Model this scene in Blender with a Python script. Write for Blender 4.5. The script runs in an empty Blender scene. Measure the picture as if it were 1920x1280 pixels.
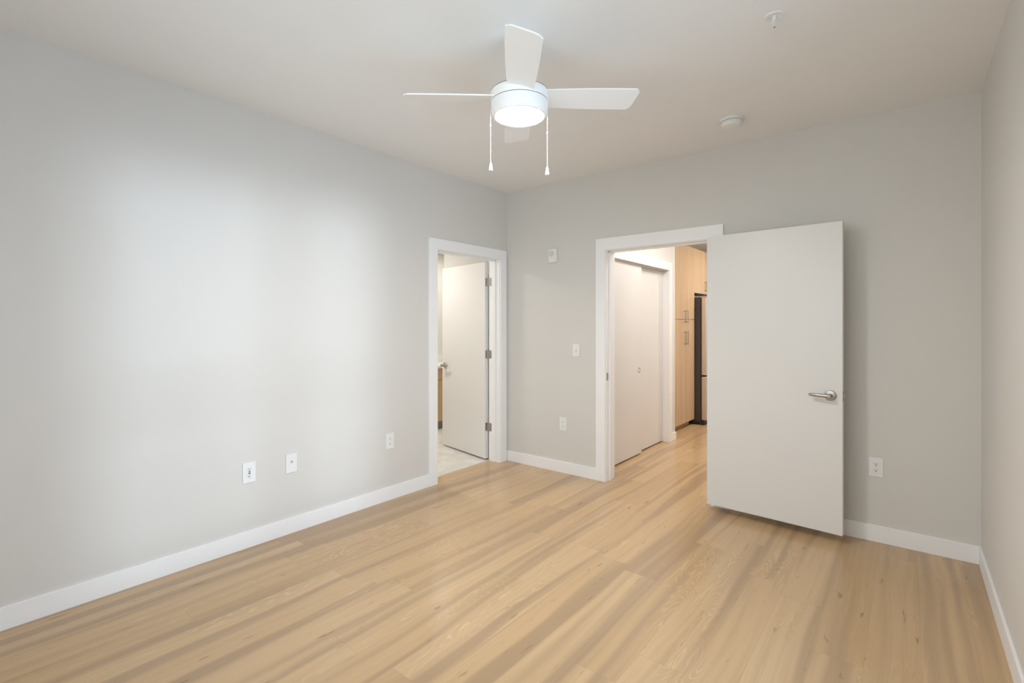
import bpy, bmesh, math
from mathutils import Vector, Matrix
PI = math.pi
SC = bpy.context.scene
COL = SC.collection

# ------------------------------------------------------------ camera, sky, lights, exposure
CAM = (3.2221, -3.9434, 1.3884)
FPX, HORIZON, YAW = 929.0, 609.0, -0.6748          # focal length and horizon row in 1920x1280 pixels
cd = bpy.data.cameras.new('camera')
cam = bpy.data.objects.new('camera', cd); COL.objects.link(cam)
cam.location = CAM
cam.rotation_euler = (PI / 2, 0, -YAW)
cd.sensor_fit = 'HORIZONTAL'; cd.sensor_width = 36.0
cd.lens = 36.0 * FPX / 1920.0
cd.shift_y = (HORIZON - 640.0) / 1920.0
cd.clip_start = 0.02
SC.camera = cam

W, H, YR = 3.5525, 2.74, -4.25                     # room width, ceiling height, rear wall
WIN = (-3.42, -1.62, 0.12, 2.42)                    # window in the right wall: y0, y1, z0, z1
FILLWIN = (0.85, 3.05, 0.95, 2.40)                   # unseen window added in the rear wall for fill light: x0, x1, z0, z1

world = bpy.data.worlds.new('world'); SC.world = world; world.use_nodes = True
bgn = world.node_tree.nodes['Background']
bgn.inputs[1].default_value = 4.5
# overcast sky: blue-white over the side window, a little warmer behind the added rear window
_w = world.node_tree; _g = _w.nodes.new('ShaderNodeTexCoord'); _s = _w.nodes.new('ShaderNodeSeparateXYZ')
_r = _w.nodes.new('ShaderNodeMapRange'); _r.interpolation_type = 'SMOOTHSTEP'; _m = _w.nodes.new('ShaderNodeMix'); _m.data_type = 'RGBA'
_r.inputs[1].default_value = 0.35; _r.inputs[2].default_value = 0.80
_m.inputs[6].default_value = (0.83, 0.935, 0.96, 1); _m.inputs[7].default_value = (0.69, 0.88, 1.09, 1)
_w.links.new(_g.outputs['Generated'], _s.inputs[0]); _w.links.new(_s.outputs[0], _r.inputs[0])
_w.links.new(_r.outputs[0], _m.inputs[0]); _w.links.new(_m.outputs[2], bgn.inputs[0])

def lamp(name, kind, loc, power, color, rot=(0, 0, 0), **kw):
    d = bpy.data.lights.new(name, kind); d.energy = power; d.color = color
    for k, v in kw.items(): setattr(d, k, v)
    o = bpy.data.objects.new(name, d); COL.objects.link(o); o.location = loc; o.rotation_euler = rot
    return o

# low, hazy daylight coming across through the window onto the opposite wall
sun_dir = Vector((-1.0, 0.015, -0.03)).normalized()
sun = lamp('daylight', 'SUN', (6, -2.5, 2), 0.95, (0.70, 0.86, 1.0), angle=math.radians(7))
sun.rotation_euler = sun_dir.to_track_quat('-Z', 'Y').to_euler()
portal = lamp('window_portal', 'AREA', (W + 0.16, (WIN[0] + WIN[1]) / 2, (WIN[2] + WIN[3]) / 2), 1, (1, 1, 1), (0, PI / 2, 0),
              shape='RECTANGLE', size=WIN[3] - WIN[2], size_y=WIN[1] - WIN[0])
portal.data.cycles.is_portal = True
portal2 = lamp('rear_fill_portal', 'AREA', ((FILLWIN[0] + FILLWIN[1]) / 2, YR - 0.16, (FILLWIN[2] + FILLWIN[3]) / 2), 1, (1, 1, 1), (PI / 2, 0, 0),
               shape='RECTANGLE', size=FILLWIN[1] - FILLWIN[0], size_y=FILLWIN[3] - FILLWIN[2])
portal2.data.cycles.is_portal = True  # portal of the added rear opening, sky fill for the back wall
WARM = (1.0, 0.86, 0.70)
lamp('hall_lamp', 'AREA', (1.95, 1.1, 2.70), 22, (1.0, 0.97, 0.94), (0, 0, 0), shape='DISK', size=0.8)
lamp('kitchen_lamp', 'AREA', (2.0, 3.3, 2.70), 35, (1.0, 0.93, 0.86), (0, 0, 0), shape='DISK', size=0.3)
lamp('bathroom_lamp', 'AREA', (-1.15, -0.75, 2.40), 18, (1.0, 0.95, 0.91), (0, 0, 0), shape='DISK', size=0.35)
lamp('bathroom_fill_lamp', 'AREA', (-1.65, 0.75, 2.42), 11, (1.0, 0.95, 0.88), (0, 0, 0), shape='RECTANGLE', size=0.15, size_y=0.7)  # unseen second ceiling lamp, added to lighten the far bathroom wall
FAN_LAMP = 205.0                                    # emission strength of the fan's diffuser

vs = SC.view_settings
SC.display_settings.display_device = 'sRGB'
vs.view_transform = 'Standard'; vs.look = 'None'; vs.gamma = 1.0; vs.use_curve_mapping = False
vs.exposure = 0.03
SC.cycles.max_bounces = 12; SC.cycles.diffuse_bounces = 8; SC.cycles.sample_clamp_indirect = 8

# ------------------------------------------------------------ materials
class NT:
    def __init__(s, name):
        s.m = bpy.data.materials.new(name); s.m.use_nodes = True
        s.t = s.m.node_tree; s.b = s.t.nodes['Principled BSDF']
    def n(s, kind, **kw):
        x = s.t.nodes.new(kind)
        for k, v in kw.items(): setattr(x, k, v)
        return x
    def put(s, sock, v):
        if isinstance(v, bpy.types.NodeSocket): s.t.links.new(v, sock)
        else: sock.default_value = v
    def math(s, op, a, b=0.0, c=None):
        x = s.n('ShaderNodeMath', operation=op); s.put(x.inputs[0], a); s.put(x.inputs[1], b)
        if c is not None: s.put(x.inputs[2], c)
        return x.outputs[0]
    def xyz(s, a, b, c):
        x = s.n('ShaderNodeCombineXYZ'); s.put(x.inputs[0], a); s.put(x.inputs[1], b); s.put(x.inputs[2], c); return x.outputs[0]
    def sep(s, v):
        x = s.n('ShaderNodeSeparateXYZ'); s.put(x.inputs[0], v); return x.outputs
    def obj(s): return s.n('ShaderNodeTexCoord').outputs['Object']
    def noise(s, v, scale=1.0, detail=3.0, rough=0.5, dist=0.0):
        x = s.n('ShaderNodeTexNoise'); s.put(x.inputs['Vector'], v)
        x.inputs['Scale'].default_value = scale; x.inputs['Detail'].default_value = detail
        x.inputs['Roughness'].default_value = rough; x.inputs['Distortion'].default_value = dist
        return x.outputs[0]
    def white(s, v):
        x = s.n('ShaderNodeTexWhiteNoise', noise_dimensions='3D'); s.put(x.inputs['Vector'], v); return x.outputs[0]
    def smooth(s, v, a, b, lo=0.0, hi=1.0):
        x = s.n('ShaderNodeMapRange', interpolation_type='SMOOTHSTEP'); s.put(x.inputs[0], v)
        for i, k in enumerate((a, b, lo, hi)): s.put(x.inputs[i + 1], k)
        return x.outputs[0]
    def mix(s, f, a, b, mode='MIX'):
        x = s.n('ShaderNodeMix', data_type='RGBA', blend_type=mode)
        s.put(x.inputs[0], f); s.put(x.inputs[6], a); s.put(x.inputs[7], b); return x.outputs[2]
    def bump(s, h, strength=0.1, dist=0.01):
        x = s.n('ShaderNodeBump'); x.inputs['Strength'].default_value = strength; x.inputs['Distance'].default_value = dist
        s.put(x.inputs['Height'], h); s.put(s.b.inputs['Normal'], x.outputs[0])
    def base(s, v): s.put(s.b.inputs['Base Color'], v)
    def rough(s, v): s.put(s.b.inputs['Roughness'], v)
    def metal(s, v): s.put(s.b.inputs['Metallic'], v)

def c4(r, g, b): return (r, g, b, 1.0)

def paint(name, rgb, rough=0.6, bump=0.0, scale=300.0):
    t = NT(name); v = t.obj()
    n = t.noise(v, 3.0, 2.0)
    lo = c4(*(x * 0.985 for x in rgb)); hi = c4(*(min(1, x * 1.015) for x in rgb))
    t.base(t.mix(n, lo, hi)); t.rough(rough)
    if bump: t.bump(t.noise(v, scale, 2.0), bump, 0.002)
    return t.m

def metal(name, rgb, rough=0.3, brush=None):
    t = NT(name); t.base(c4(*rgb)); t.metal(1.0)
    if brush:
        p = t.sep(t.obj())
        n = t.noise(t.xyz(t.math('MULTIPLY', p[0], brush[0]), t.math('MULTIPLY', p[1], brush[1]), t.math('MULTIPLY', p[2], brush[2])), 1.0, 3.0)
        t.rough(t.math('MULTIPLY_ADD', n, 0.2, rough - 0.1))
    else: t.rough(rough)
    return t.m

def plank_floor():
    t = NT('oak_plank_floor'); p = t.sep(t.obj())
    pw, pl = 0.186, 1.45
    u = t.math('SUBTRACT', t.math('DIVIDE', p[0], pw), 0.548 - 1.0)
    row = t.math('FLOOR', u); fu = t.math('FRACT', u)
    off = t.white(t.xyz(row, 3.7, 1.3))
    v = t.math('ADD', t.math('DIVIDE', p[1], pl), t.math('MULTIPLY', off, 7.0))
    idx = t.math('FLOOR', v); fv = t.math('FRACT', v)
    r1 = t.white(t.xyz(row, idx, 0.5)); r2 = t.white(t.xyz(row, idx, 9.5)); r3 = t.white(t.xyz(row, idx, 4.5))
    o1 = t.math('MULTIPLY', r1, 37.0)
    # broad soft darker streaks along the boards
    wob = t.math('MULTIPLY', t.math('SUBTRACT', t.noise(t.xyz(t.math('MULTIPLY', p[0], 2.0), t.math('MULTIPLY', p[1], 0.9), o1), 1.0, 1.0), 0.5), 0.10)
    px = t.math('ADD', p[0], wob)
    s1 = t.noise(t.xyz(t.math('MULTIPLY', px, 10.5), t.math('MULTIPLY', p[1], 0.26), t.math('MULTIPLY', r1, 0.45)), 1.0, 1.5)
    streak = t.smooth(s1, 0.46, 0.66)
    # fine straight grain
    g1 = t.noise(t.xyz(t.math('MULTIPLY', px, 110.0), t.math('MULTIPLY', p[1], 2.6), o1), 1.0, 4.0, 0.6)
    g2 = t.noise(t.xyz(t.math('MULTIPLY', px, 34.0), t.math('MULTIPLY', p[1], 1.1), o1), 1.0, 3.0, 0.55)
    # cathedral figure: contour rings of a stretched noise
    cn = t.noise(t.xyz(t.math('MULTIPLY', px, 6.5), t.math('MULTIPLY', p[1], 0.85), o1), 1.0, 2.5, 0.45, 0.3)
    ring = t.math('ABSOLUTE', t.math('SUBTRACT', t.math('FRACT', t.math('MULTIPLY', cn, 38.0)), 0.5))
    ring = t.smooth(ring, 0.30, 0.5)
    region = t.smooth(t.noise(t.xyz(t.math('MULTIPLY', p[0], 4.5), t.math('MULTIPLY', p[1], 0.9), t.math('ADD', o1, 11.0)), 1.0, 1.0), 0.50, 0.66)
    fig = t.math('MULTIPLY', ring, region)
    dark = t.math('MULTIPLY', t.math('SUBTRACT', 1.0, t.smooth(ring, 0.0, 0.35)), region)
    # small dark knots and cracks
    kn = t.noise(t.xyz(t.math('MULTIPLY', px, 40.0), t.math('MULTIPLY', p[1], 6.0), t.math('ADD', o1, 5.0)), 1.0, 2.0)
    knot = t.smooth(kn, 0.68, 0.77)
    base = t.mix(r2, c4(0.520, 0.350, 0.188), c4(0.572, 0.397, 0.226))
    base = t.mix(t.math('MULTIPLY', t.smooth(g2, 0.42, 0.72), 0.26), base, c4(0.400, 0.262, 0.140))
    base = t.mix(t.math('MULTIPLY', t.smooth(g1, 0.45, 0.75), 0.16), base, c4(0.36, 0.235, 0.125))
    base = t.mix(t.math('MULTIPLY', fig, 0.22), base, c4(0.72, 0.56, 0.38))
    base = t.mix(t.math('MULTIPLY', dark, 0.10), base, c4(0.30, 0.18, 0.09))
    base = t.mix(t.math('MULTIPLY', streak, 0.68), base, c4(0.330, 0.222, 0.132))
    base = t.mix(t.math('MULTIPLY', knot, 0.60), base, c4(0.19, 0.105, 0.05))
    eu = t.math('MINIMUM', fu, t.math('SUBTRACT', 1.0, fu)); ev = t.math('MINIMUM', fv, t.math('SUBTRACT', 1.0, fv))
    seam = t.math('MAXIMUM', t.smooth(eu, 0.0, 0.012, 1.0, 0.0), t.smooth(ev, 0.0, 0.0016, 1.0, 0.0))
    base = t.mix(t.math('MULTIPLY', seam, 0.20), base, c4(0.20, 0.125, 0.07))
    t.base(base)
    t.rough(t.math('MULTIPLY_ADD', g1, 0.08, 0.20))
    t.b.inputs['Specular IOR Level'].default_value = 0.5
    t.bump(t.math('SUBTRACT', t.math('MULTIPLY', g1, 0.2), t.math('MULTIPLY', seam, 0.6)), 0.06, 0.002)
    return t.m

def cabinet_wood(name, a, b, axis):
    t = NT(name); p = t.sep(t.obj())
    sc = {'z': (60.0, 60.0, 1.6)}[axis]
    v = t.xyz(*(t.math('MULTIPLY', p[i], sc[i]) for i in range(3)))
    g = t.noise(v, 1.0, 4.0, 0.6)
    v2 = t.xyz(*(t.math('MULTIPLY', p[i], sc[i] * 0.18) for i in range(3)))
    g2 = t.noise(v2, 1.0, 2.0)
    col = t.mix(t.smooth(g, 0.3, 0.75), c4(*a), c4(*b))
    col = t.mix(t.math('MULTIPLY', t.smooth(g2, 0.45, 0.7), 0.3), col, c4(*(x * 0.8 for x in b)))
    t.base(col); t.rough(0.42)
    return t.m

def marble_tile():
    t = NT('pale_floor_tile'); v = t.obj(); p = t.sep(v)
    n = t.noise(v, 3.5, 5.0, 0.6, 1.2)
    col = t.mix(t.smooth(n, 0.40, 0.62), c4(0.70, 0.67, 0.62), c4(0.80, 0.78, 0.74))
    fx = t.math('FRACT', t.math('DIVIDE', p[0], 0.61)); fy = t.math('FRACT', t.math('DIVIDE', t.math('ADD', p[1], 0.11), 0.305))
    ex = t.math('MINIMUM', fx, t.math('SUBTRACT', 1.0, fx)); ey = t.math('MINIMUM', fy, t.math('SUBTRACT', 1.0, fy))
    g = t.math('MAXIMUM', t.smooth(ex, 0.002, 0.004, 1.0, 0.0), t.smooth(ey, 0.004, 0.008, 1.0, 0.0))
    t.base(t.mix(t.math('MULTIPLY', g, 0.6), col, c4(0.55, 0.52, 0.48))); t.rough(0.3)
    return t.m

def quartz():
    t = NT('white_quartz'); v = t.obj(); n = t.noise(v, 60.0, 3.0)
    t.base(t.mix(n, c4(0.74, 0.73, 0.70), c4(0.82, 0.81, 0.79))); t.rough(0.2); return t.m

def emitter(name, rgb, strength):
    t = NT(name); t.base(c4(0.9, 0.9, 0.9)); t.rough(0.5)
    t.b.inputs['Emission Color'].default_value = c4(*rgb); t.b.inputs['Emission Strength'].default_value = strength
    return t.m

def pane_glass():
    t = NT('window_glass'); nt = t.t
    tr = t.n('ShaderNodeBsdfTransparent'); gl = t.n('ShaderNodeBsdfGlossy'); gl.inputs['Roughness'].default_value = 0.02
    fr = t.n('ShaderNodeFresnel'); fr.inputs[0].default_value = 1.45
    mx = t.n('ShaderNodeMixShader'); out = nt.nodes['Material Output']
    nt.links.new(fr.outputs[0], mx.inputs[0]); nt.links.new(tr.outputs[0], mx.inputs[1]); nt.links.new(gl.outputs[0], mx.inputs[2])
    nt.links.new(mx.outputs[0], out.inputs[0])
    return t.m

M = dict(
    wall=paint('greige_wall_paint', (0.665, 0.645, 0.612), 0.75, 0.10, 260.0),
    ceil=paint('white_ceiling_paint', (0.83, 0.825, 0.815), 0.85, 0.12, 200.0),
    hallwall=paint('white_hall_paint', (0.70, 0.685, 0.66), 0.7, 0.08, 260.0),
    bathwall=paint('cream_bath_paint', (0.68, 0.665, 0.62), 0.6, 0.06, 260.0),
    trim=paint('white_trim_enamel', (0.875, 0.87, 0.87), 0.38),
    door=paint('white_door_enamel', (0.735, 0.72, 0.70), 0.40),
    bathdoor=paint('white_gloss_door_enamel', (0.76, 0.745, 0.715), 0.28),
    fan=paint('white_fan_enamel', (0.88, 0.88, 0.87), 0.4),
    plastic=paint('white_plastic', (0.80, 0.80, 0.79), 0.35),
    offwhite=paint('grey_white_plastic', (0.62, 0.61, 0.59), 0.4),
    gapdark=paint('shadow_gap_grey', (0.22, 0.22, 0.21), 0.7),
    slot=paint('socket_slot_black', (0.02, 0.02, 0.02), 0.5),
    black=paint('black_plastic', (0.018, 0.017, 0.016), 0.45),
    kick=paint('grey_brown_toe_kick', (0.20, 0.17, 0.13), 0.5),
    rubber=paint('dark_grey_steel_side', (0.06, 0.05, 0.045), 0.4),
    floor=plank_floor(), tile=marble_tile(), quartz=quartz(),
    cab=cabinet_wood('pale_oak_laminate', (0.60, 0.435, 0.275), (0.50, 0.345, 0.205), 'z'),
    vanity=cabinet_wood('golden_oak_laminate', (0.58, 0.385, 0.205), (0.48, 0.30, 0.15), 'z'),
    nickel=metal('satin_nickel', (0.42, 0.40, 0.375), 0.36),
    hinge=metal('brushed_hinge_steel', (0.42, 0.40, 0.38), 0.38),
    pull=metal('dark_brushed_pull', (0.20, 0.19, 0.175), 0.4),
    steel=metal('brushed_stainless', (0.74, 0.67, 0.60), 0.42, (3, 3, 200)),
    track=metal('aluminium_track', (0.50, 0.49, 0.47), 0.4),
    glow=emitter('lamp_diffuser_glow', (1.0, 0.975, 0.945), FAN_LAMP),
    glass=pane_glass(),
)

# ------------------------------------------------------------ mesh helpers
def box(bm, x0, x1, y0, y1, z0, z1, bevel=0.0, seg=2):
    r = bmesh.ops.create_cube(bm, size=1.0)
    vv = r['verts']
    bmesh.ops.scale(bm, verts=vv, vec=(abs(x1 - x0), abs(y1 - y0), abs(z1 - z0)))
    bmesh.ops.translate(bm, verts=vv, vec=((x0 + x1) / 2, (y0 + y1) / 2, (z0 + z1) / 2))
    if bevel:
        ee = list({e for v in vv for e in v.link_edges})
        bmesh.ops.bevel(bm, geom=ee, offset=bevel, segments=seg, affect='EDGES', profile=0.5)

def lathe(bm, prof, seg=48, mat=Matrix.Identity(4)):
    """Turn (radius, height) pairs about the z axis."""
    rings = []
    for r, z in prof:
        if r < 1e-6: rings.append([bm.verts.new(mat @ Vector((0, 0, z)))])
        else: rings.append([bm.verts.new(mat @ Vector((r * math.cos(2 * PI * i / seg), r * math.sin(2 * PI * i / seg), z))) for i in range(seg)])
    for a, b in zip(rings, rings[1:]):
        for i in range(seg):
            j = (i + 1) % seg
            q = [a[i % len(a)], a[j % len(a)], b[j % len(b)], b[i % len(b)]]
            q = [v for k, v in enumerate(q) if v not in q[:k]]
            if len(q) >= 3: bm.faces.new(q)

def tube(bm, pts, rad, seg=12, cap=True):
    """Round bar along points; RAD is one radius or one (a, b) per point."""
    pts = [Vector(p) for p in pts]; prev = None; rings = []
    for i, p in enumerate(pts):
        d = (pts[min(i + 1, len(pts) - 1)] - pts[max(i - 1, 0)]).normalized()
        u = (prev - d * prev.dot(d)).normalized() if prev else d.orthogonal().normalized()
        prev = u; w = d.cross(u)
        r = rad[i] if isinstance(rad, (list, tuple)) else rad
        rings.append([bm.verts.new(p + (u * math.cos(2 * PI * k / seg) + w * math.sin(2 * PI * k / seg)) * r) for k in range(seg)])
    for a, b in zip(rings, rings[1:]):
        for k in range(seg): bm.faces.new((a[k], a[(k + 1) % seg], b[(k + 1) % seg], b[k]))
    if cap: bm.faces.new(rings[0][::-1]); bm.faces.new(rings[-1])

def link(name, bm, mat, parent=None, smooth=False, angle=35):
    bmesh.ops.recalc_face_normals(bm, faces=bm.faces[:])
    me = bpy.data.meshes.new(name); bm.to_mesh(me); bm.free()
    me.materials.append(M[mat])
    if smooth:
        me.polygons.foreach_set('use_smooth', [True] * len(me.polygons))
        me.set_sharp_from_angle(angle=math.radians(angle))
    o = bpy.data.objects.new(name, me); COL.objects.link(o)
    if parent: o.parent = parent
    return o

def tag(o, label, cat, group=None, kind=None):
    if label: o['label'] = label
    if cat: o['category'] = cat
    if group: o['group'] = group
    if kind: o['kind'] = kind
    return o

def thing(name, label, cat, loc=(0, 0, 0), rz=0.0, group=None, kind=None):
    o = bpy.data.objects.new(name, None); COL.objects.link(o)
    o.empty_display_size = 0.1; o.location = loc; o.rotation_euler = (0, 0, rz)
    return tag(o, label, cat, group, kind)

def part(name, parent, mat, boxes=(), bevel=0.0, smooth=False):
    bm = bmesh.new()
    for b in boxes: box(bm, *b, bevel=bevel)
    return link(name, bm, mat, parent, smooth)

def struct(name, mat, boxes, label, cat, bevel=0.0):
    return tag(part(name, None, mat, boxes, bevel), label, cat, kind='structure')

# ------------------------------------------------------------ room shell
T = 0.13                                            # wall thickness (left, back)
BT, BH = 0.012, 0.105                               # baseboard
LD = (-0.967, -0.121)                               # left (bathroom) doorway, along y
BD = (1.135, 2.030)                                 # back (hall) doorway, along x
DH = 2.045                                          # doorway height
BY = 0.155                                          # hall face of the back wall

bm = bmesh.new()
box(bm, -0.145, W + 0.2, YR - 0.1, 0.0, -0.08, 0.0)
box(bm, -0.145, 2.75, 0.0, 5.2, -0.08, 0.0)
tag(link('floor', bm, 'floor'), 'light oak plank floor running from the bedroom into the hall', 'floor', kind='structure')
struct('floor_bathroom', 'tile', [(-2.35, -0.145, -1.6, 1.45, -0.08, 0.001)], 'pale marbled tile floor of the bathroom', 'floor')
struct('ceiling', 'ceil', [(-0.13, W + 0.2, YR - 0.2, BY, H, H + 0.1)], 'smooth white bedroom ceiling carrying the fan', 'ceiling')
struct('ceiling_hall', 'ceil', [(0.1, 2.75, BY, 5.2, H, H + 0.1)], 'ceiling of the hall and kitchen seen through the doorway', 'ceiling')
struct('ceiling_bathroom', 'bathwall', [(-2.35, -T, -1.6, 1.45, 2.45, 2.55)], 'cream ceiling of the bathroom', 'ceiling')

struct('wall_left', 'wall', [(-T, 0, YR - 0.2, LD[0] - 0.02, 0, H), (-T, 0, LD[1] + 0.02, BY, 0, H), (-T, 0, LD[0] - 0.02, LD[1] + 0.02, DH + 0.02, H)],
       'long daylit pale grey wall with the bathroom doorway', 'wall')
struct('wall_back', 'wall', [(0, BD[0] - 0.02, 0, BY, 0, H), (BD[1] + 0.02, W + 0.2, 0, BY, 0, H), (BD[0] - 0.02, BD[1] + 0.02, 0, BY, DH + 0.02, H)],
       'greige wall with the hall doorway and the open door', 'wall')
y0, y1, z0, z1 = WIN
struct('wall_right', 'wall', [(W, W + 0.2, YR - 0.2, y0, 0, H), (W, W + 0.2, y1, 0, 0, H), (W, W + 0.2, y0, y1, 0, z0), (W, W + 0.2, y0, y1, z1, H)],
       'greige wall meeting the back wall in a corner beside the open door', 'wall')
rx0, rx1, rz0, rz1 = FILLWIN
struct('wall_rear', 'wall', [(-T, rx0, YR - 0.2, YR, 0, H), (rx1, W + 0.2, YR - 0.2, YR, 0, H), (rx0, rx1, YR - 0.2, YR, 0, rz0), (rx0, rx1, YR - 0.2, YR, rz1, H)], 'greige wall behind the camera', 'wall')

# hall and kitchen shell (closet front wall, wall end, sides)
CX, CY0, CY1, CE = 1.0, 0.36, 1.795, 2.012          # closet wall face, opening, wall end
struct('wall_hall_left', 'hallwall', [(0.88, CX, BY, CY0 - 0.02, 0, H), (0.88, CX, CY1 + 0.012, CE, 0, H), (0.88, CX, CY0 - 0.02, CY1 + 0.012, 2.047, H), (0.27, 0.88, CE - 0.1, CE, 0, H)],
       'white hall wall holding the sliding closet doors', 'wall')
struct('wall_closet_back', 'hallwall', [(0.17, 0.27, BY, 5.2, 0, H)], 'white wall behind the closet and the kitchen cabinets', 'wall')
struct('wall_kitchen_end', 'hallwall', [(0.27, 2.75, 5.1, 5.2, 0, H)], 'far end wall of the kitchen', 'wall')
struct('wall_hall_right', 'hallwall', [(2.65, 2.75, BY, 5.1, 0, H)], 'hall wall hidden behind the open door', 'wall')
# bathroom shell
struct('wall_bathroom_far', 'bathwall', [(-2.35, -2.2, -1.6, 1.45, 0, 2.45)], 'cream bathroom wall above the vanity backsplash', 'wall')
struct('wall_bathroom_front', 'bathwall', [(-2.2, -T, -1.6, -1.5, 0, 2.45)], 'cream bathroom side wall', 'wall')
struct('wall_bathroom_end', 'bathwall', [(-2.2, -T, 1.35, 1.45, 0, 2.45)], 'cream bathroom end wall beyond the vanity', 'wall')
struct('wall_bathroom_stub', 'bathwall', [(-1.062, -T, 0.125, 0.225, 0, 2.45)], 'short cream wall behind the open bathroom door', 'wall')

# baseboards
CW, CT = 0.092, 0.016                               # casing width and thickness
struct('baseboard_left', 'trim', [(0, BT, YR, LD[0] - 0.005 - CW + 0.002, 0, BH)], 'white baseboard along the daylit wall', 'baseboard', 0.0015)
struct('baseboard_back', 'trim', [(BT * 0, BD[0] - 0.005 - CW + 0.002, -BT, 0, 0, BH)], 'white baseboard between the two doorways', 'baseboard', 0.0015)
struct('baseboard_back_right', 'trim', [(BD[1] + 0.005 + CW - 0.002, W, -BT, 0, 0, BH)], 'white baseboard behind the open door up to the corner', 'baseboard', 0.0015)
struct('baseboard_right', 'trim', [(W - BT, W, YR, -BT, 0, BH)], 'white baseboard along the wall by the corner', 'baseboard', 0.0015)
struct('baseboard_rear', 'trim', [(BT, W - BT, YR, YR + BT, 0, BH)], 'white baseboard behind the camera', 'baseboard', 0.0015)
struct('baseboard_hall', 'trim', [(CX, CX + 0.014, CY1 + CW, CE + 0.016, 0, 0.09), (0.89, CX + 0.014, CE, CE + 0.016, 0, 0.09)], 'short white baseboard wrapping the end of the closet wall', 'baseboard', 0.0015)

# door trims: casings both sides, jambs with stops
def back_trim():
    a, b = BD; r = 0.005; bm = bmesh.new()
    for s, ya, yb in ((0, -CT, 0), (1, BY, BY + CT)):
        box(bm, a - r - CW, a - r, ya, yb, 0, DH + r, 0.0015); box(bm, b + r, b + r + CW, ya, yb, 0, DH + r, 0.0015)
        box(bm, a - r - CW, b + r + CW, ya, yb, DH + r, DH + r + CW + 0.012, 0.0015)
    box(bm, a - 0.02, a, 0, BY, 0, DH); box(bm, b, b + 0.02, 0, BY, 0, DH); box(bm, a - 0.02, b + 0.02, 0, BY, DH, DH + 0.02)
    box(bm, a, a + 0.012, 0.048, 0.085, 0, DH, 0.0015); box(bm, b - 0.012, b, 0.048, 0.085, 0, DH, 0.0015); box(bm, a, b, 0.048, 0.085, DH - 0.012, DH, 0.0015)
    t = tag(link('trim_1', bm, 'trim'), 'white casing and jamb around the hall doorway', 'door trim', kind='structure')
    bm = bmesh.new(); box(bm, a, a + 0.002, 0.004, 0.034, 0.896, 0.964, 0.0008); box(bm, a + 0.0015, a + 0.0025, 0.012, 0.026, 0.912, 0.948)
    p = link('strike_plate', bm, 'hinge', t)
    p['label'] = 'brushed steel strike plate'
back_trim()
def left_trim():
    a, b = LD; r = 0.005; bm = bmesh.new()
    for xa, xb in ((0, CT), (-T - CT, -T)):
        box(bm, xa, xb, a - r - CW, a - r, 0, DH + r, 0.0015); box(bm, xa, xb, b + r, b + r + CW, 0, DH + r, 0.0015)
        box(bm, xa, xb, a - r - CW, b + r + CW, DH + r, DH + r + CW, 0.0015)
    box(bm, -T, 0, a - 0.02, a, 0, DH); box(bm, -T, 0, b, b + 0.02, 0, DH); box(bm, -T, 0, a - 0.02, b + 0.02, DH, DH + 0.02)
    box(bm, -0.085, -0.05, a, a + 0.012, 0, DH, 0.0015); box(bm, -0.085, -0.05, b - 0.012, b, 0, DH, 0.0015); box(bm, -0.085, -0.05, a, b, DH - 0.012, DH, 0.0015)
    tag(link('trim_2', bm, 'trim'), 'white casing and jamb around the bathroom doorway', 'door trim', kind='structure')
left_trim()
struct('trim_3', 'trim', [(CX, CX + CT, CY1, CY1 + 0.087, 0, 2.036), (CX, CX + CT, CY0 - 0.087, CY0, 0, 2.036), (CX, CX + CT, CY0 - 0.087, CY1 + 0.087, 2.036, 2.13),
                          (0.88, CX, CY1, CY1 + 0.012, 0, 2.047), (0.88, CX, CY0 - 0.02, CY0, 0, 2.047), (0.88, CX, CY0, CY1, 2.036, 2.047)],
       'white casing framing the sliding closet doors in the hall', 'door trim')
struct('trim_4', 'track', [(0.895, 0.982, CY0, CY1, 2.020, 2.036)], 'grey metal track above the sliding closet doors', 'door track')
struct('trim_5', 'tile', [(-0.148, -0.138, LD[0], LD[1], 0.0, 0.004)], 'thin pale threshold strip where oak meets bathroom tile', 'threshold')

# window in the right wall
wn = thing('window_1', 'tall two-pane white window in the right wall', 'window', kind='structure')
fx0, fx1 = W + 0.09, W + 0.15; ym = -2.36
part('window_frame', wn, 'trim', [(fx0, fx1, y0, y1, z0, z0 + 0.05), (fx0, fx1, y0, y1, z1 - 0.05, z1), (fx0, fx1, y0, y0 + 0.05, z0, z1), (fx0, fx1, y1 - 0.05, y1, z0, z1),
                                  (fx0, fx1, ym - 0.06, ym + 0.06, z0, z1), (fx0, fx1, y0, y1, 1.06, 1.12)], 0.002)
part('window_sill', wn, 'trim', [(W - 0.03, fx0, y0, y1, z0 - 0.02, z0 + 0.005)], 0.002)
part('window_pane', wn, 'glass', [(W + 0.118, W + 0.122, y0 + 0.05, ym - 0.06, z0 + 0.05, z1 - 0.05)])
part('window_pane', wn, 'glass', [(W + 0.118, W + 0.122, ym + 0.06, y1 - 0.05, z0 + 0.05, z1 - 0.05)])

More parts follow.
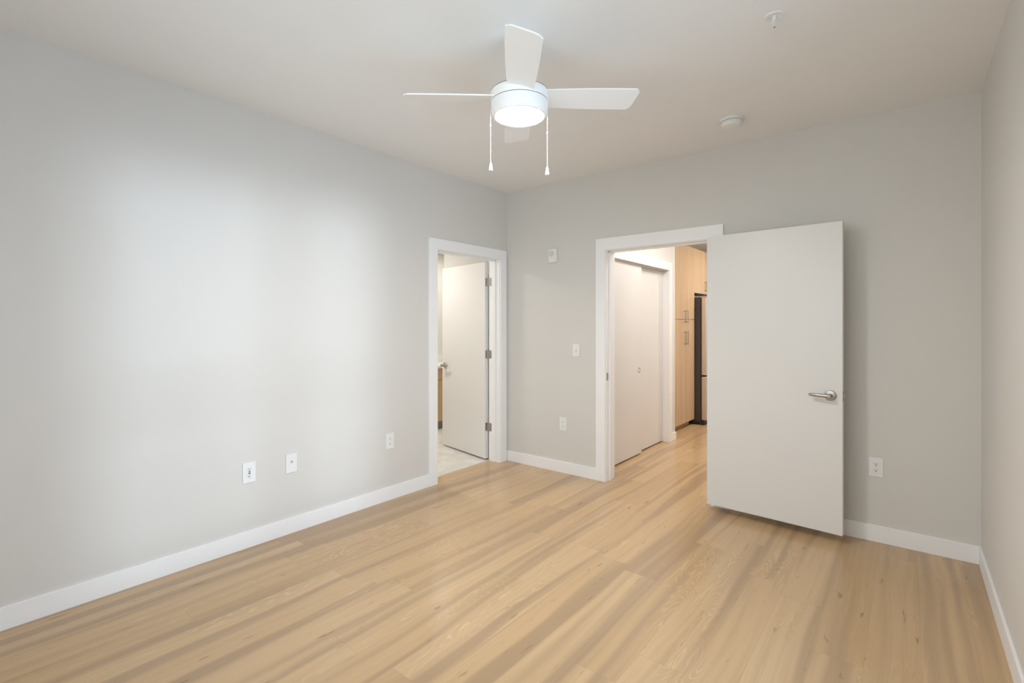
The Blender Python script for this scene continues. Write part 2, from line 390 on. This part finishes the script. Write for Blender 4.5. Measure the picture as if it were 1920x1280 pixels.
wn = thing('fill_window', 'wide two-pane white window added in the rear wall for fill light', 'window', kind='structure')  # added out of view so sky light fills the back wall and door
xm = (rx0 + rx1) / 2; gy0, gy1 = YR - 0.15, YR - 0.09
part('window_frame', wn, 'trim', [(rx0, rx1, gy0, gy1, rz0, rz0 + 0.05), (rx0, rx1, gy0, gy1, rz1 - 0.05, rz1), (rx0, rx0 + 0.05, gy0, gy1, rz0, rz1), (rx1 - 0.05, rx1, gy0, gy1, rz0, rz1),
                                  (xm - 0.04, xm + 0.04, gy0, gy1, rz0, rz1)], 0.002)
part('window_sill', wn, 'trim', [(rx0, rx1, gy1, YR + 0.03, rz0 - 0.02, rz0 + 0.005)], 0.002)
for xa, xb in ((rx0 + 0.05, xm - 0.04), (xm + 0.04, rx1 - 0.05)):
    part('window_pane', wn, 'glass', [(xa, xb, YR - 0.122, YR - 0.118, rz0 + 0.05, rz1 - 0.05)])

# ------------------------------------------------------------ doors
def lever(parent, x, z, y, out, toward):
    """Lever handle on a leaf face at local (x, y, z); OUT = -1/+1 along y, TOWARD = -1/+1 along x."""
    bm = bmesh.new()
    rot = Matrix.Translation((x, y, z)) @ Matrix.Rotation(PI / 2 if out < 0 else -PI / 2, 4, 'X')
    lathe(bm, [(0, 0), (0.0335, 0), (0.0335, 0.007), (0.031, 0.010), (0.020, 0.0125), (0, 0.0125)], 40, rot)
    root = link('door_handle', bm, 'nickel', parent, True)
    root['label'] = 'satin nickel lever handle'
    bm = bmesh.new()
    lathe(bm, [(0, 0.012), (0.0125, 0.012), (0.0115, 0.040), (0.0135, 0.046), (0.0135, 0.060), (0.011, 0.063), (0, 0.063)], 28, rot)
    pts = [(x, y + out * 0.053, z)]
    for k in range(1, 9):
        f = k / 8; pts.append((x + toward * 0.112 * f, y + out * (0.053 - 0.008 * max(0, f - 0.55) / 0.45 + 0.001 * math.sin(PI * f)), z + 0.002 * f))
    tube(bm, pts, [0.0135, 0.0130, 0.0122, 0.0115, 0.0110, 0.0106, 0.0104, 0.0100, 0.0070], 14)
    link('lever', bm, 'nickel', root, True)

def butt_hinge(parent, x, y, z, axis_plates, h=0.09):
    bm = bmesh.new()
    tube(bm, [(x, y, z - h / 2), (x, y, z + h / 2)], 0.0065, 12)
    for bx in axis_plates: box(bm, *bx, z - h / 2, z + h / 2, bevel=0.0008)
    o = link('hinge', bm, 'hinge', parent); o['label'] = 'brushed steel hinge'
    return o

# bedroom door, swung wide open against the back wall
d1 = thing('door_1', 'wide flush white door swung open against the back wall', 'door', (2.0466, -0.1429, 0), math.atan2(-0.05819, 0.85172), kind='structure')
LW = 0.8537
part('leaf', d1, 'door', [(0, LW, 0, 0.044, 0.0555, 2.046)], 0.0015)
lever(d1, LW - 0.066, 0.938, 0.0, -1, -1)
lever(d1, LW - 0.066, 0.938, 0.044, 1, -1)
part('latch_plate', d1, 'hinge', [(LW - 0.0005, LW + 0.0018, 0.005, 0.039, 0.906, 0.968), (LW + 0.001, LW + 0.008, 0.013, 0.031, 0.926, 0.948)], 0.0005)['label'] = 'steel latch plate on the door edge'
for hz in (0.31, 1.08, 1.84):
    butt_hinge(d1, -0.008, 0.060, hz, [(-0.001, 0.0012, 0.004, 0.058), (-0.013, -0.004, 0.058, 0.135)], 0.10)

# bathroom door, open a little past square
hb, fb = Vector((-0.172, -0.146, 0)), Vector((-0.977, 0.019, 0))
dv = fb - hb; ang = math.atan2(dv.y, dv.x)
d2 = thing('door_2', 'glossy white flush door standing open inside the bathroom', 'door', hb, ang, kind='structure')
BWD = dv.length
part('leaf', d2, 'bathdoor', [(0, BWD, -0.044, 0, 0.016, 2.036)], 0.0015)      # local +y faces the bedroom
lever(d2, BWD - 0.066, 0.93, 0.0, 1, -1)
lever(d2, BWD - 0.066, 0.93, -0.044, -1, -1)
for hz in (0.343, 1.087, 1.829):
    o = butt_hinge(d2, -0.004, -0.030, hz, [(-0.0016, 0.0006, -0.040, -0.003)], 0.082)
    # jamb leaf of the hinge lies on the jamb face of the doorway
    bm = bmesh.new(); box(bm, -0.155, -0.104, LD[1] - 0.0022, LD[1], hz - 0.041, hz + 0.041, 0.0009)
    for sx, sz in ((-0.117, 0.027), (-0.125, 0.0), (-0.117, -0.027)):
        lathe(bm, [(0, 0.0012), (0.0035, 0.0012), (0.0035, 0)], 10, Matrix.Translation((sx, LD[1] - 0.0022, hz + sz)) @ Matrix.Rotation(PI / 2, 4, 'X'))
    inv = Matrix.Translation(hb) @ Matrix.Rotation(ang, 4, 'Z')
    bm.transform(inv.inverted())
    link('hinge_leaf', bm, 'hinge', o)

# sliding closet doors in the hall
def closet_door(name, x, ya, yb, label, pull_y):
    d = thing(name, label, 'door', (x, ya, 0), 0, kind='structure')
    part('leaf', d, 'door', [(-0.0175, 0.0175, 0, yb - ya, 0.014, 2.026)], 0.0012)
    if pull_y is None: return
    bm = bmesh.new()
    rot = Matrix.Translation((0.0175, pull_y - ya, 0.905)) @ Matrix.Rotation(PI / 2, 4, 'Y')
    lathe(bm, [(0, -0.009), (0.018, -0.009), (0.021, 0.001), (0.0245, 0.0022), (0.027, 0.0012), (0.0275, 0.0)], 32, rot)
    p = link('finger_pull', bm, 'pull', d, True); p['label'] = 'round recessed steel finger pull'
closet_door('door_3', 0.9555, CY0 + 0.002, 1.106, 'white sliding closet door on the front track with a round pull', 1.045)
closet_door('door_4', 0.9165, 1.05, CY1 - 0.002, 'white sliding closet door on the rear track next to the casing', None)

# ------------------------------------------------------------ ceiling fan
FX, FY = 1.788, -2.094
A0 = math.atan2(0.6248, 0.7808)                     # direction of the camera's right
fan = thing('ceiling_fan', 'white four-blade ceiling fan with a lit round lamp and two pull chains', 'ceiling fan', (FX, FY, H), A0)
bm = bmesh.new()
lathe(bm, [(0, 0), (0.071, 0), (0.0715, -0.012), (0.069, -0.05), (0.060, -0.075), (0.060, -0.20), (0.066, -0.215), (0.066, -0.262), (0, -0.262)], 64)
link('canopy', bm, 'fan', fan, True)
bm = bmesh.new()
lathe(bm, [(0.0, -0.2585), (0.1345, -0.2585), (0.1355, -0.2595), (0.1355, -0.3005), (0.1345, -0.3020), (0.0, -0.3020)], 72)
link('motor_housing', bm, 'fan', fan, True)
bm = bmesh.new()
lathe(bm, [(0.0, -0.2585), (0.1350, -0.2585), (0.1350, -0.2555), (0.0, -0.2555)], 72)
o = link('upper_seam', bm, 'gapdark', fan, True); o['label'] = 'dark seam above the motor housing'
bm = bmesh.new()
lathe(bm, [(0.0, -0.302), (0.1335, -0.302), (0.1335, -0.3055), (0.0, -0.3055)], 72)
o = link('lower_seam', bm, 'gapdark', fan, True); o['label'] = 'dark seam between motor housing and lamp ring'
bm = bmesh.new()
lathe(bm, [(0.0, -0.3052), (0.1340, -0.3052), (0.1352, -0.3068), (0.1345, -0.335), (0.1310, -0.356), (0.1230, -0.3680), (0.1165, -0.3700), (0.1145, -0.3660), (0.0, -0.3660)], 72)
link('lamp_ring', bm, 'fan', fan, True)
bm = bmesh.new()
lathe(bm, [(0.1143, -0.3660), (0.1130, -0.3690), (0.098, -0.3735), (0.07, -0.3770), (0.035, -0.3788), (0, -0.3793)], 64)
o = link('lamp_diffuser', bm, 'glow', fan, True); o['label'] = 'glowing white lamp diffuser'

def blade_mesh():
    bm = bmesh.new(); pitch = math.radians(12.5); th = 0.006; nx, ny = 22, 8
    r0, r1 = 0.095, 0.560
    grid = {}
    for i in range(nx + 1):
        f = i / nx
        half = 0.060 + 0.0125 * math.sin(min(1.0, f * 1.25) * PI / 2)
        for j in range(ny + 1):
            s = -1 + 2 * j / ny
            # tip slants: the -y edge is longer, corners rounded
            rr = r1 - 0.013 * (s + 1) - 0.018 * max(0, abs(s) - 0.62) ** 2 / 0.1444
            x = r0 + (rr - r0) * f; y = half * s
            for k, dz in ((0, -th / 2), (1, th / 2)):
                grid[i, j, k] = bm.verts.new((x, y * math.cos(pitch) + dz * math.sin(pitch), -y * math.sin(pitch) + dz * math.cos(pitch)))
    G = grid
    for i in range(nx):
        for j in range(ny):
            bm.faces.new((G[i, j, 0], G[i, j + 1, 0], G[i + 1, j + 1, 0], G[i + 1, j, 0]))
            bm.faces.new((G[i, j, 1], G[i + 1, j, 1], G[i + 1, j + 1, 1], G[i, j + 1, 1]))
    for i in range(nx):
        for j in (0, ny): bm.faces.new((G[i, j, 0], G[i + 1, j, 0], G[i + 1, j, 1], G[i, j, 1]))
    for j in range(ny):
        for i in (0, nx): bm.faces.new((G[i, j, 0], G[i, j + 1, 0], G[i, j + 1, 1], G[i, j, 1]))
    return bm
b0 = link('blade', blade_mesh(), 'fan', fan, True)
b0.location = (0, 0, -0.282); b0.rotation_euler = (0, 0, math.radians(1.0))
for k in (1, 2, 3):
    b = b0.copy(); COL.objects.link(b); b.parent = fan; b.rotation_euler = (0, 0, math.radians(1.0 + 90 * k))
def chain(x, y, zt, zb, zbead):
    bm = bmesh.new(); tube(bm, [(x * 0.96, y, zt), (x, y, zt - 0.004), (x, y, zb)], 0.0011, 8)
    bmesh.ops.create_uvsphere(bm, u_segments=10, v_segments=8, radius=0.0035, matrix=Matrix.Translation((x, y, zbead)))
    c = link('pull_chain', bm, 'fan', fan, True)
    bm = bmesh.new()
    lathe(bm, [(0, 0.002), (0.0035, 0), (0.0055, -0.006), (0.0085, -0.026), (0.0098, -0.036), (0.0085, -0.038), (0, -0.038)], 20, Matrix.Translation((x, y, zb)))
    link('pull_knob', bm, 'plastic', c, True)
chain(-0.1365, 0.0, -0.335, -0.586, -0.410)
chain(0.1315, 0.0, -0.350, -0.606, -0.444)

# ------------------------------------------------------------ ceiling devices
sd = thing('smoke_detector', 'round white smoke detector on the ceiling near the back wall', 'smoke detector', (2.314, -0.493, H))
bm = bmesh.new(); lathe(bm, [(0, 0), (0.075, 0), (0.0755, -0.010), (0.073, -0.016), (0.066, -0.0165), (0, -0.0165)], 56); link('base', bm, 'plastic', sd, True)
bm = bmesh.new(); lathe(bm, [(0, -0.0165), (0.0625, -0.0165), (0.0625, -0.0195), (0, -0.0195)], 56); link('sensor_gap', bm, 'gapdark', sd, True)
bm = bmesh.new(); lathe(bm, [(0, -0.019), (0.0655, -0.019), (0.0660, -0.024), (0.0630, -0.040), (0.058, -0.047), (0.045, -0.0505), (0, -0.0515)], 56); link('cover', bm, 'plastic', sd, True)

sp = thing('fire_sprinkler', 'white pendent fire sprinkler in a round ceiling plate', 'sprinkler', (2.764, -1.532, H))
bm = bmesh.new(); lathe(bm, [(0.0, -0.0008), (0.014, -0.001), (0.026, -0.003), (0.034, -0.006), (0.038, -0.006), (0.0398, -0.003), (0.040, 0)], 48); link('escutcheon', bm, 'plastic', sp, True)
bm = bmesh.new(); lathe(bm, [(0, 0), (0.0075, 0), (0.0075, -0.014), (0.006, -0.017), (0.0022, -0.018), (0.0022, -0.040), (0, -0.040)], 24)
for s in (-1, 1): tube(bm, [(s * 0.006, 0, -0.014), (s * 0.009, 0, -0.025), (s * 0.007, 0, -0.036), (s * 0.0015, 0, -0.043)], 0.0016, 8)
link('sprinkler_body', bm, 'plastic', sp, True)
bm = bmesh.new(); lathe(bm, [(0, -0.0475), (0.0035, -0.0475), (0.0035, -0.0500), (0, -0.0500)], 16)
link('deflector_screw', bm, 'gapdark', sp, True)
bm = bmesh.new(); lathe(bm, [(0, -0.0445), (0.009, -0.0450), (0.0100, -0.0462), (0.009, -0.0475), (0, -0.0475)], 24)
link('deflector', bm, 'plastic', sp, True)

# ------------------------------------------------------------ wall plates (local: x across, z up, -y out of the wall)
LEFT, BACK = PI / 2, 0.0
def plate(parent, w, h, t=0.0055):
    part('cover_plate', parent, 'plastic', [(-w / 2, w / 2, -t, 0, -h / 2, h / 2)], 0.0018)
def screw(parent, z, t=0.0055):
    bm = bmesh.new(); lathe(bm, [(0, 0.0012), (0.0022, 0.001), (0.003, 0)], 12, Matrix.Translation((0, -t, z)) @ Matrix.Rotation(PI / 2, 4, 'X'))
    link('screw', bm, 'plastic', parent, True)
def receptacle(parent, zc, t=0.0055):
    bm = bmesh.new()
    prof = []
    for k in range(40):
        a = 2 * PI * k / 40; x = 0.0172 * math.cos(a); z = 0.0172 * math.sin(a)
        prof.append((x, max(-0.0138, min(0.0138, z))))
    f = [bm.verts.new((x, -t - 0.0016, zc + z)) for x, z in prof]; b = [bm.verts.new((x, -t, zc + z)) for x, z in prof]
    bm.faces.new(f)
    for k in range(40):
        try: bm.faces.new((f[k], f[(k + 1) % 40], b[(k + 1) % 40], b[k]))
        except ValueError: pass
    r = link('receptacle', bm, 'plastic', parent)
    yy = -t - 0.0016; bm = bmesh.new()
    box(bm, -0.0075, -0.0052, yy - 0.0003, yy + 0.001, zc - 0.0005, zc + 0.0075); box(bm, 0.0052, 0.0072, yy - 0.0003, yy + 0.001, zc + 0.0005, zc + 0.007)
    lathe(bm, [(0, 0.0003), (0.0030, 0.0003), (0.0030, -0.001)], 14, Matrix.Translation((0, yy, zc - 0.0065)) @ Matrix.Rotation(PI / 2, 4, 'X'))
    link('socket_slot', bm, 'slot', r)
def duplex(loc, rz, label, w=0.076, h=0.122):
    o = thing('electrical_outlet', label, 'outlet', loc, rz, 'duplex wall outlets')
    plate(o, w, h); receptacle(o, 0.0195); receptacle(o, -0.0195); screw(o, 0)
    return o
duplex((0, -1.474, 0.466), LEFT, 'white duplex outlet low on the daylit wall, nearest the bathroom doorway')
duplex((0.685, 0, 0.457), BACK, 'white duplex outlet low on the wall between the two doorways')
duplex((3.060, 0, 0.476), BACK, 'white duplex outlet low on the wall behind the open door')

u = thing('usb_outlet', 'white outlet with two black charging ports low on the daylit wall', 'outlet', (0, -2.551, 0.466), LEFT)
plate(u, 0.078, 0.128)
r = part('receptacle', u, 'plastic', [(-0.0168, 0.0168, -0.0075, -0.005, -0.0335, 0.0335)], 0.001)
for s in (1, -1):
    bm = bmesh.new(); zc = s * 0.0215
    box(bm, -0.0075, -0.0050, -0.0079, -0.007, zc - 0.001, zc + 0.0075); box(bm, 0.0050, 0.0072, -0.0079, -0.007, zc, zc + 0.007)
    lathe(bm, [(0, 0.0004), (0.003, 0.0004), (0.003, -0.001)], 14, Matrix.Translation((0, -0.0075, zc - 0.006)) @ Matrix.Rotation(PI / 2, 4, 'X'))
    link('socket_slot', bm, 'slot', r)
for zc in (0.0052, -0.0052):
    part('charging_port', r, 'black', [(-0.0066, 0.0066, -0.0080, -0.007, zc - 0.0028, zc + 0.0028)], 0.0006)['label'] = 'black charging port'
screw(u, 0.050); screw(u, -0.050)

p = thing('cable_plate', 'blank white wall plate with one small cable jack beside the charging outlet', 'wall plate', (0, -2.279, 0.465), LEFT)
plate(p, 0.076, 0.124); screw(p, 0.048); screw(p, -0.048)
bm = bmesh.new(); lathe(bm, [(0, 0.009), (0.0028, 0.009), (0.0045, 0.008), (0.0048, 0.0015), (0.0065, 0.001), (0.0065, 0)], 18, Matrix.Translation((0.0, -0.0055, 0.012)) @ Matrix.Rotation(PI / 2, 4, 'X'))
link('cable_jack', bm, 'hinge', p, True)['label'] = 'small metal cable jack'

s = thing('light_switch', 'white toggle light switch beside the hall doorway', 'light switch', (0.827, 0, 1.154), BACK)
plate(s, 0.072, 0.117); screw(s, 0.030); screw(s, -0.030)
part('toggle_frame', s, 'offwhite', [(-0.0065, 0.0065, -0.0064, -0.005, -0.013, 0.013)], 0.0004)
bm = bmesh.new(); box(bm, -0.0042, 0.0042, -0.0150, -0.0050, -0.005, 0.005, 0.001)
bmesh.ops.rotate(bm, verts=bm.verts[:], cent=(0, -0.0055, 0), matrix=Matrix.Rotation(math.radians(-28), 3, 'X'))
link('toggle', bm, 'plastic', s)

al = thing('fire_alarm', 'small white wall alarm with a round grille high on the wall between the doorways', 'alarm', (0.578, 0, 2.048), BACK)
part('housing', al, 'plastic', [(-0.045, 0.045, -0.030, 0, -0.066, 0.066)], 0.006)
bm = bmesh.new(); lathe(bm, [(0, 0.004), (0.020, 0.004), (0.026, 0.003), (0.0285, 0.0), (0.0285, -0.002)], 40, Matrix.Translation((-0.008, -0.030, 0.018)) @ Matrix.Rotation(PI / 2, 4, 'X'))
g = link('sounder', bm, 'offwhite', al, True); g['label'] = 'round grey sounder grille'
bm = bmesh.new()
for rr in (0.006, 0.012, 0.018):
    lathe(bm, [(rr, 0.0038), (rr + 0.0012, 0.0046), (rr + 0.0024, 0.0038)], 32, Matrix.Translation((-0.008, -0.030, 0.018)) @ Matrix.Rotation(PI / 2, 4, 'X'))
link('grille', bm, 'offwhite', g, True)
part('strobe_lens', al, 'plastic', [(-0.030, 0.030, -0.038, -0.028, -0.055, -0.026)], 0.004)

# ------------------------------------------------------------ kitchen: pantry, refrigerator, cabinet above it
KX = 0.89                                           # face of the cabinet doors
def bar_pull(parent, y, za, zb, x=KX):
    bm = bmesh.new()
    tube(bm, [(x + 0.032, y, za), (x + 0.032, y, zb)], 0.0055, 12)
    for z in (za + 0.02, zb - 0.02): tube(bm, [(x - 0.001, y, z), (x + 0.032, y, z)], 0.0045, 10)
    link('bar_handle', bm, 'nickel', parent, True)['label'] = 'slim nickel bar handle'
PZ = 0
PY0, PYM, PY1 = 2.275, 2.662, 3.046
pc = thing('pantry_cabinet', 'tall pale oak pantry cabinet with four doors beside the refrigerator', 'cabinet')
part('carcass', pc, 'cab', [(0.272, KX - 0.021, PY0, PY1, 0.095, 2.461)], 0.001)
part('toe_kick', pc, 'cab', [(0.272, KX - 0.075, PY0, PY1 - 0.002, 0.0, 0.095)])
for ya, yb, hy in ((PY0 + 0.002, PYM - 0.0015, 2.622), (PYM + 0.0015, PY1 - 0.002, 2.708)):
    for za, zb, h0, h1 in ((0.079, 1.4605, 1.12, 1.31), (1.4655, 2.459, 1.41, 1.56 + 0.03)):
        d = part('cabinet_door', pc, 'cab', [(KX - 0.020, KX, ya, yb, za, zb)], 0.001)
        bar_pull(d, hy, h0, h1)
fc = thing('upper_cabinet', 'pale oak two-door cabinet mounted above the refrigerator', 'cabinet')
part('carcass', fc, 'cab', [(0.272, KX - 0.021, PY1 + 0.001, 3.98, 1.840, 2.461)], 0.001)
for ya, yb, hy in ((PY1 + 0.003, 3.5115, 3.475), (3.5145, 3.978, 3.552)):
    d = part('cabinet_door', fc, 'cab', [(KX - 0.020, KX, ya, yb, 1.838, 2.459)], 0.001)
    bar_pull(d, hy, 1.87, 2.03)
rf = thing('refrigerator', 'stainless french door refrigerator with bottom freezer beside the pantry', 'refrigerator', (0.292, 3.066, 0))
FD, FW, FH = 0.675, 0.90, 1.775                     # body depth, width, height; doors stand proud of the cabinets
part('body', rf, 'rubber', [(0.02, FD, 0, FW, 0.05, FH)], 0.004)['label'] = 'dark grey steel body'
part('base_grille', rf, 'black', [(0.05, FD + 0.045, 0.005, FW - 0.005, 0.018, 0.075), (0.05, 0.10, 0.02, 0.07, 0, 0.03), (FD - 0.03, FD + 0.03, 0.01, 0.06, 0, 0.03), (FD - 0.03, FD + 0.03, FW - 0.06, FW - 0.01, 0, 0.03), (0.05, 0.10, FW - 0.07, FW - 0.02, 0, 0.03)], 0.002)['label'] = 'black base grille and feet'
part('gasket', rf, 'black', [(FD, FD + 0.012, 0.006, FW - 0.006, 0.075, FH - 0.01)])['label'] = 'black door gasket'
for ya, yb, hy in ((0.0, FW / 2 - 0.002, FW / 2 - 0.05), (FW / 2 + 0.002, FW, FW / 2 + 0.05)):
    d = part('refrigerator_door', rf, 'steel', [(FD + 0.012, FD + 0.082, ya, yb, 0.690, FH - 0.004)], 0.010)
    bm = bmesh.new(); tube(bm, [(FD + 0.125, hy, 0.80), (FD + 0.125, hy, 1.60)], 0.011, 14)
    for z in (0.84, 1.56): tube(bm, [(FD + 0.080, hy, z), (FD + 0.125, hy, z)], 0.008, 10)
    link('handle', bm, 'steel', d, True)
d = part('freezer_drawer', rf, 'steel', [(FD + 0.012, FD + 0.082, 0, FW, 0.070, 0.672)], 0.010)
bm = bmesh.new(); tube(bm, [(FD + 0.125, 0.06, 0.62), (FD + 0.125, FW - 0.06, 0.62)], 0.011, 14)
for y in (0.10, FW - 0.10): tube(bm, [(FD + 0.080, y, 0.62), (FD + 0.125, y, 0.62)], 0.008, 10)
link('handle', bm, 'steel', d, True)

# ------------------------------------------------------------ bathroom vanity
vc = thing('vanity_cabinet', 'golden oak bathroom vanity cabinet under a white counter', 'vanity')
VX, VY0, VY1 = -1.65, -0.30, 1.349
part('carcass', vc, 'vanity', [(-2.199, VX - 0.020, VY0, VY1, 0.105, 0.812)], 0.001)
part('toe_kick', vc, 'kick', [(-2.199, VX - 0.03, VY0 + 0.002, VY1, 0.001, 0.105)])['label'] = 'dark recessed toe kick'
n = 4; wv = (VY1 - VY0) / n
for k in range(n):
    ya, yb = VY0 + k * wv + 0.0015, VY0 + (k + 1) * wv - 0.0015
    part('drawer', vc, 'vanity', [(VX - 0.019, VX, ya, yb, 0.661, 0.811)], 0.001)
    part('cabinet_door', vc, 'vanity', [(VX - 0.019, VX, ya, yb, 0.107, 0.657)], 0.001)
ct = thing('countertop', 'white quartz counter with backsplash on the bathroom vanity', 'countertop')
part('slab', ct, 'quartz', [(-2.199, VX + 0.022, VY0 - 0.012, VY1, 0.813, 0.845)], 0.002)
part('backsplash', ct, 'quartz', [(-2.199, -2.179, VY0 - 0.012, VY1, 0.8455, 0.945)], 0.002)
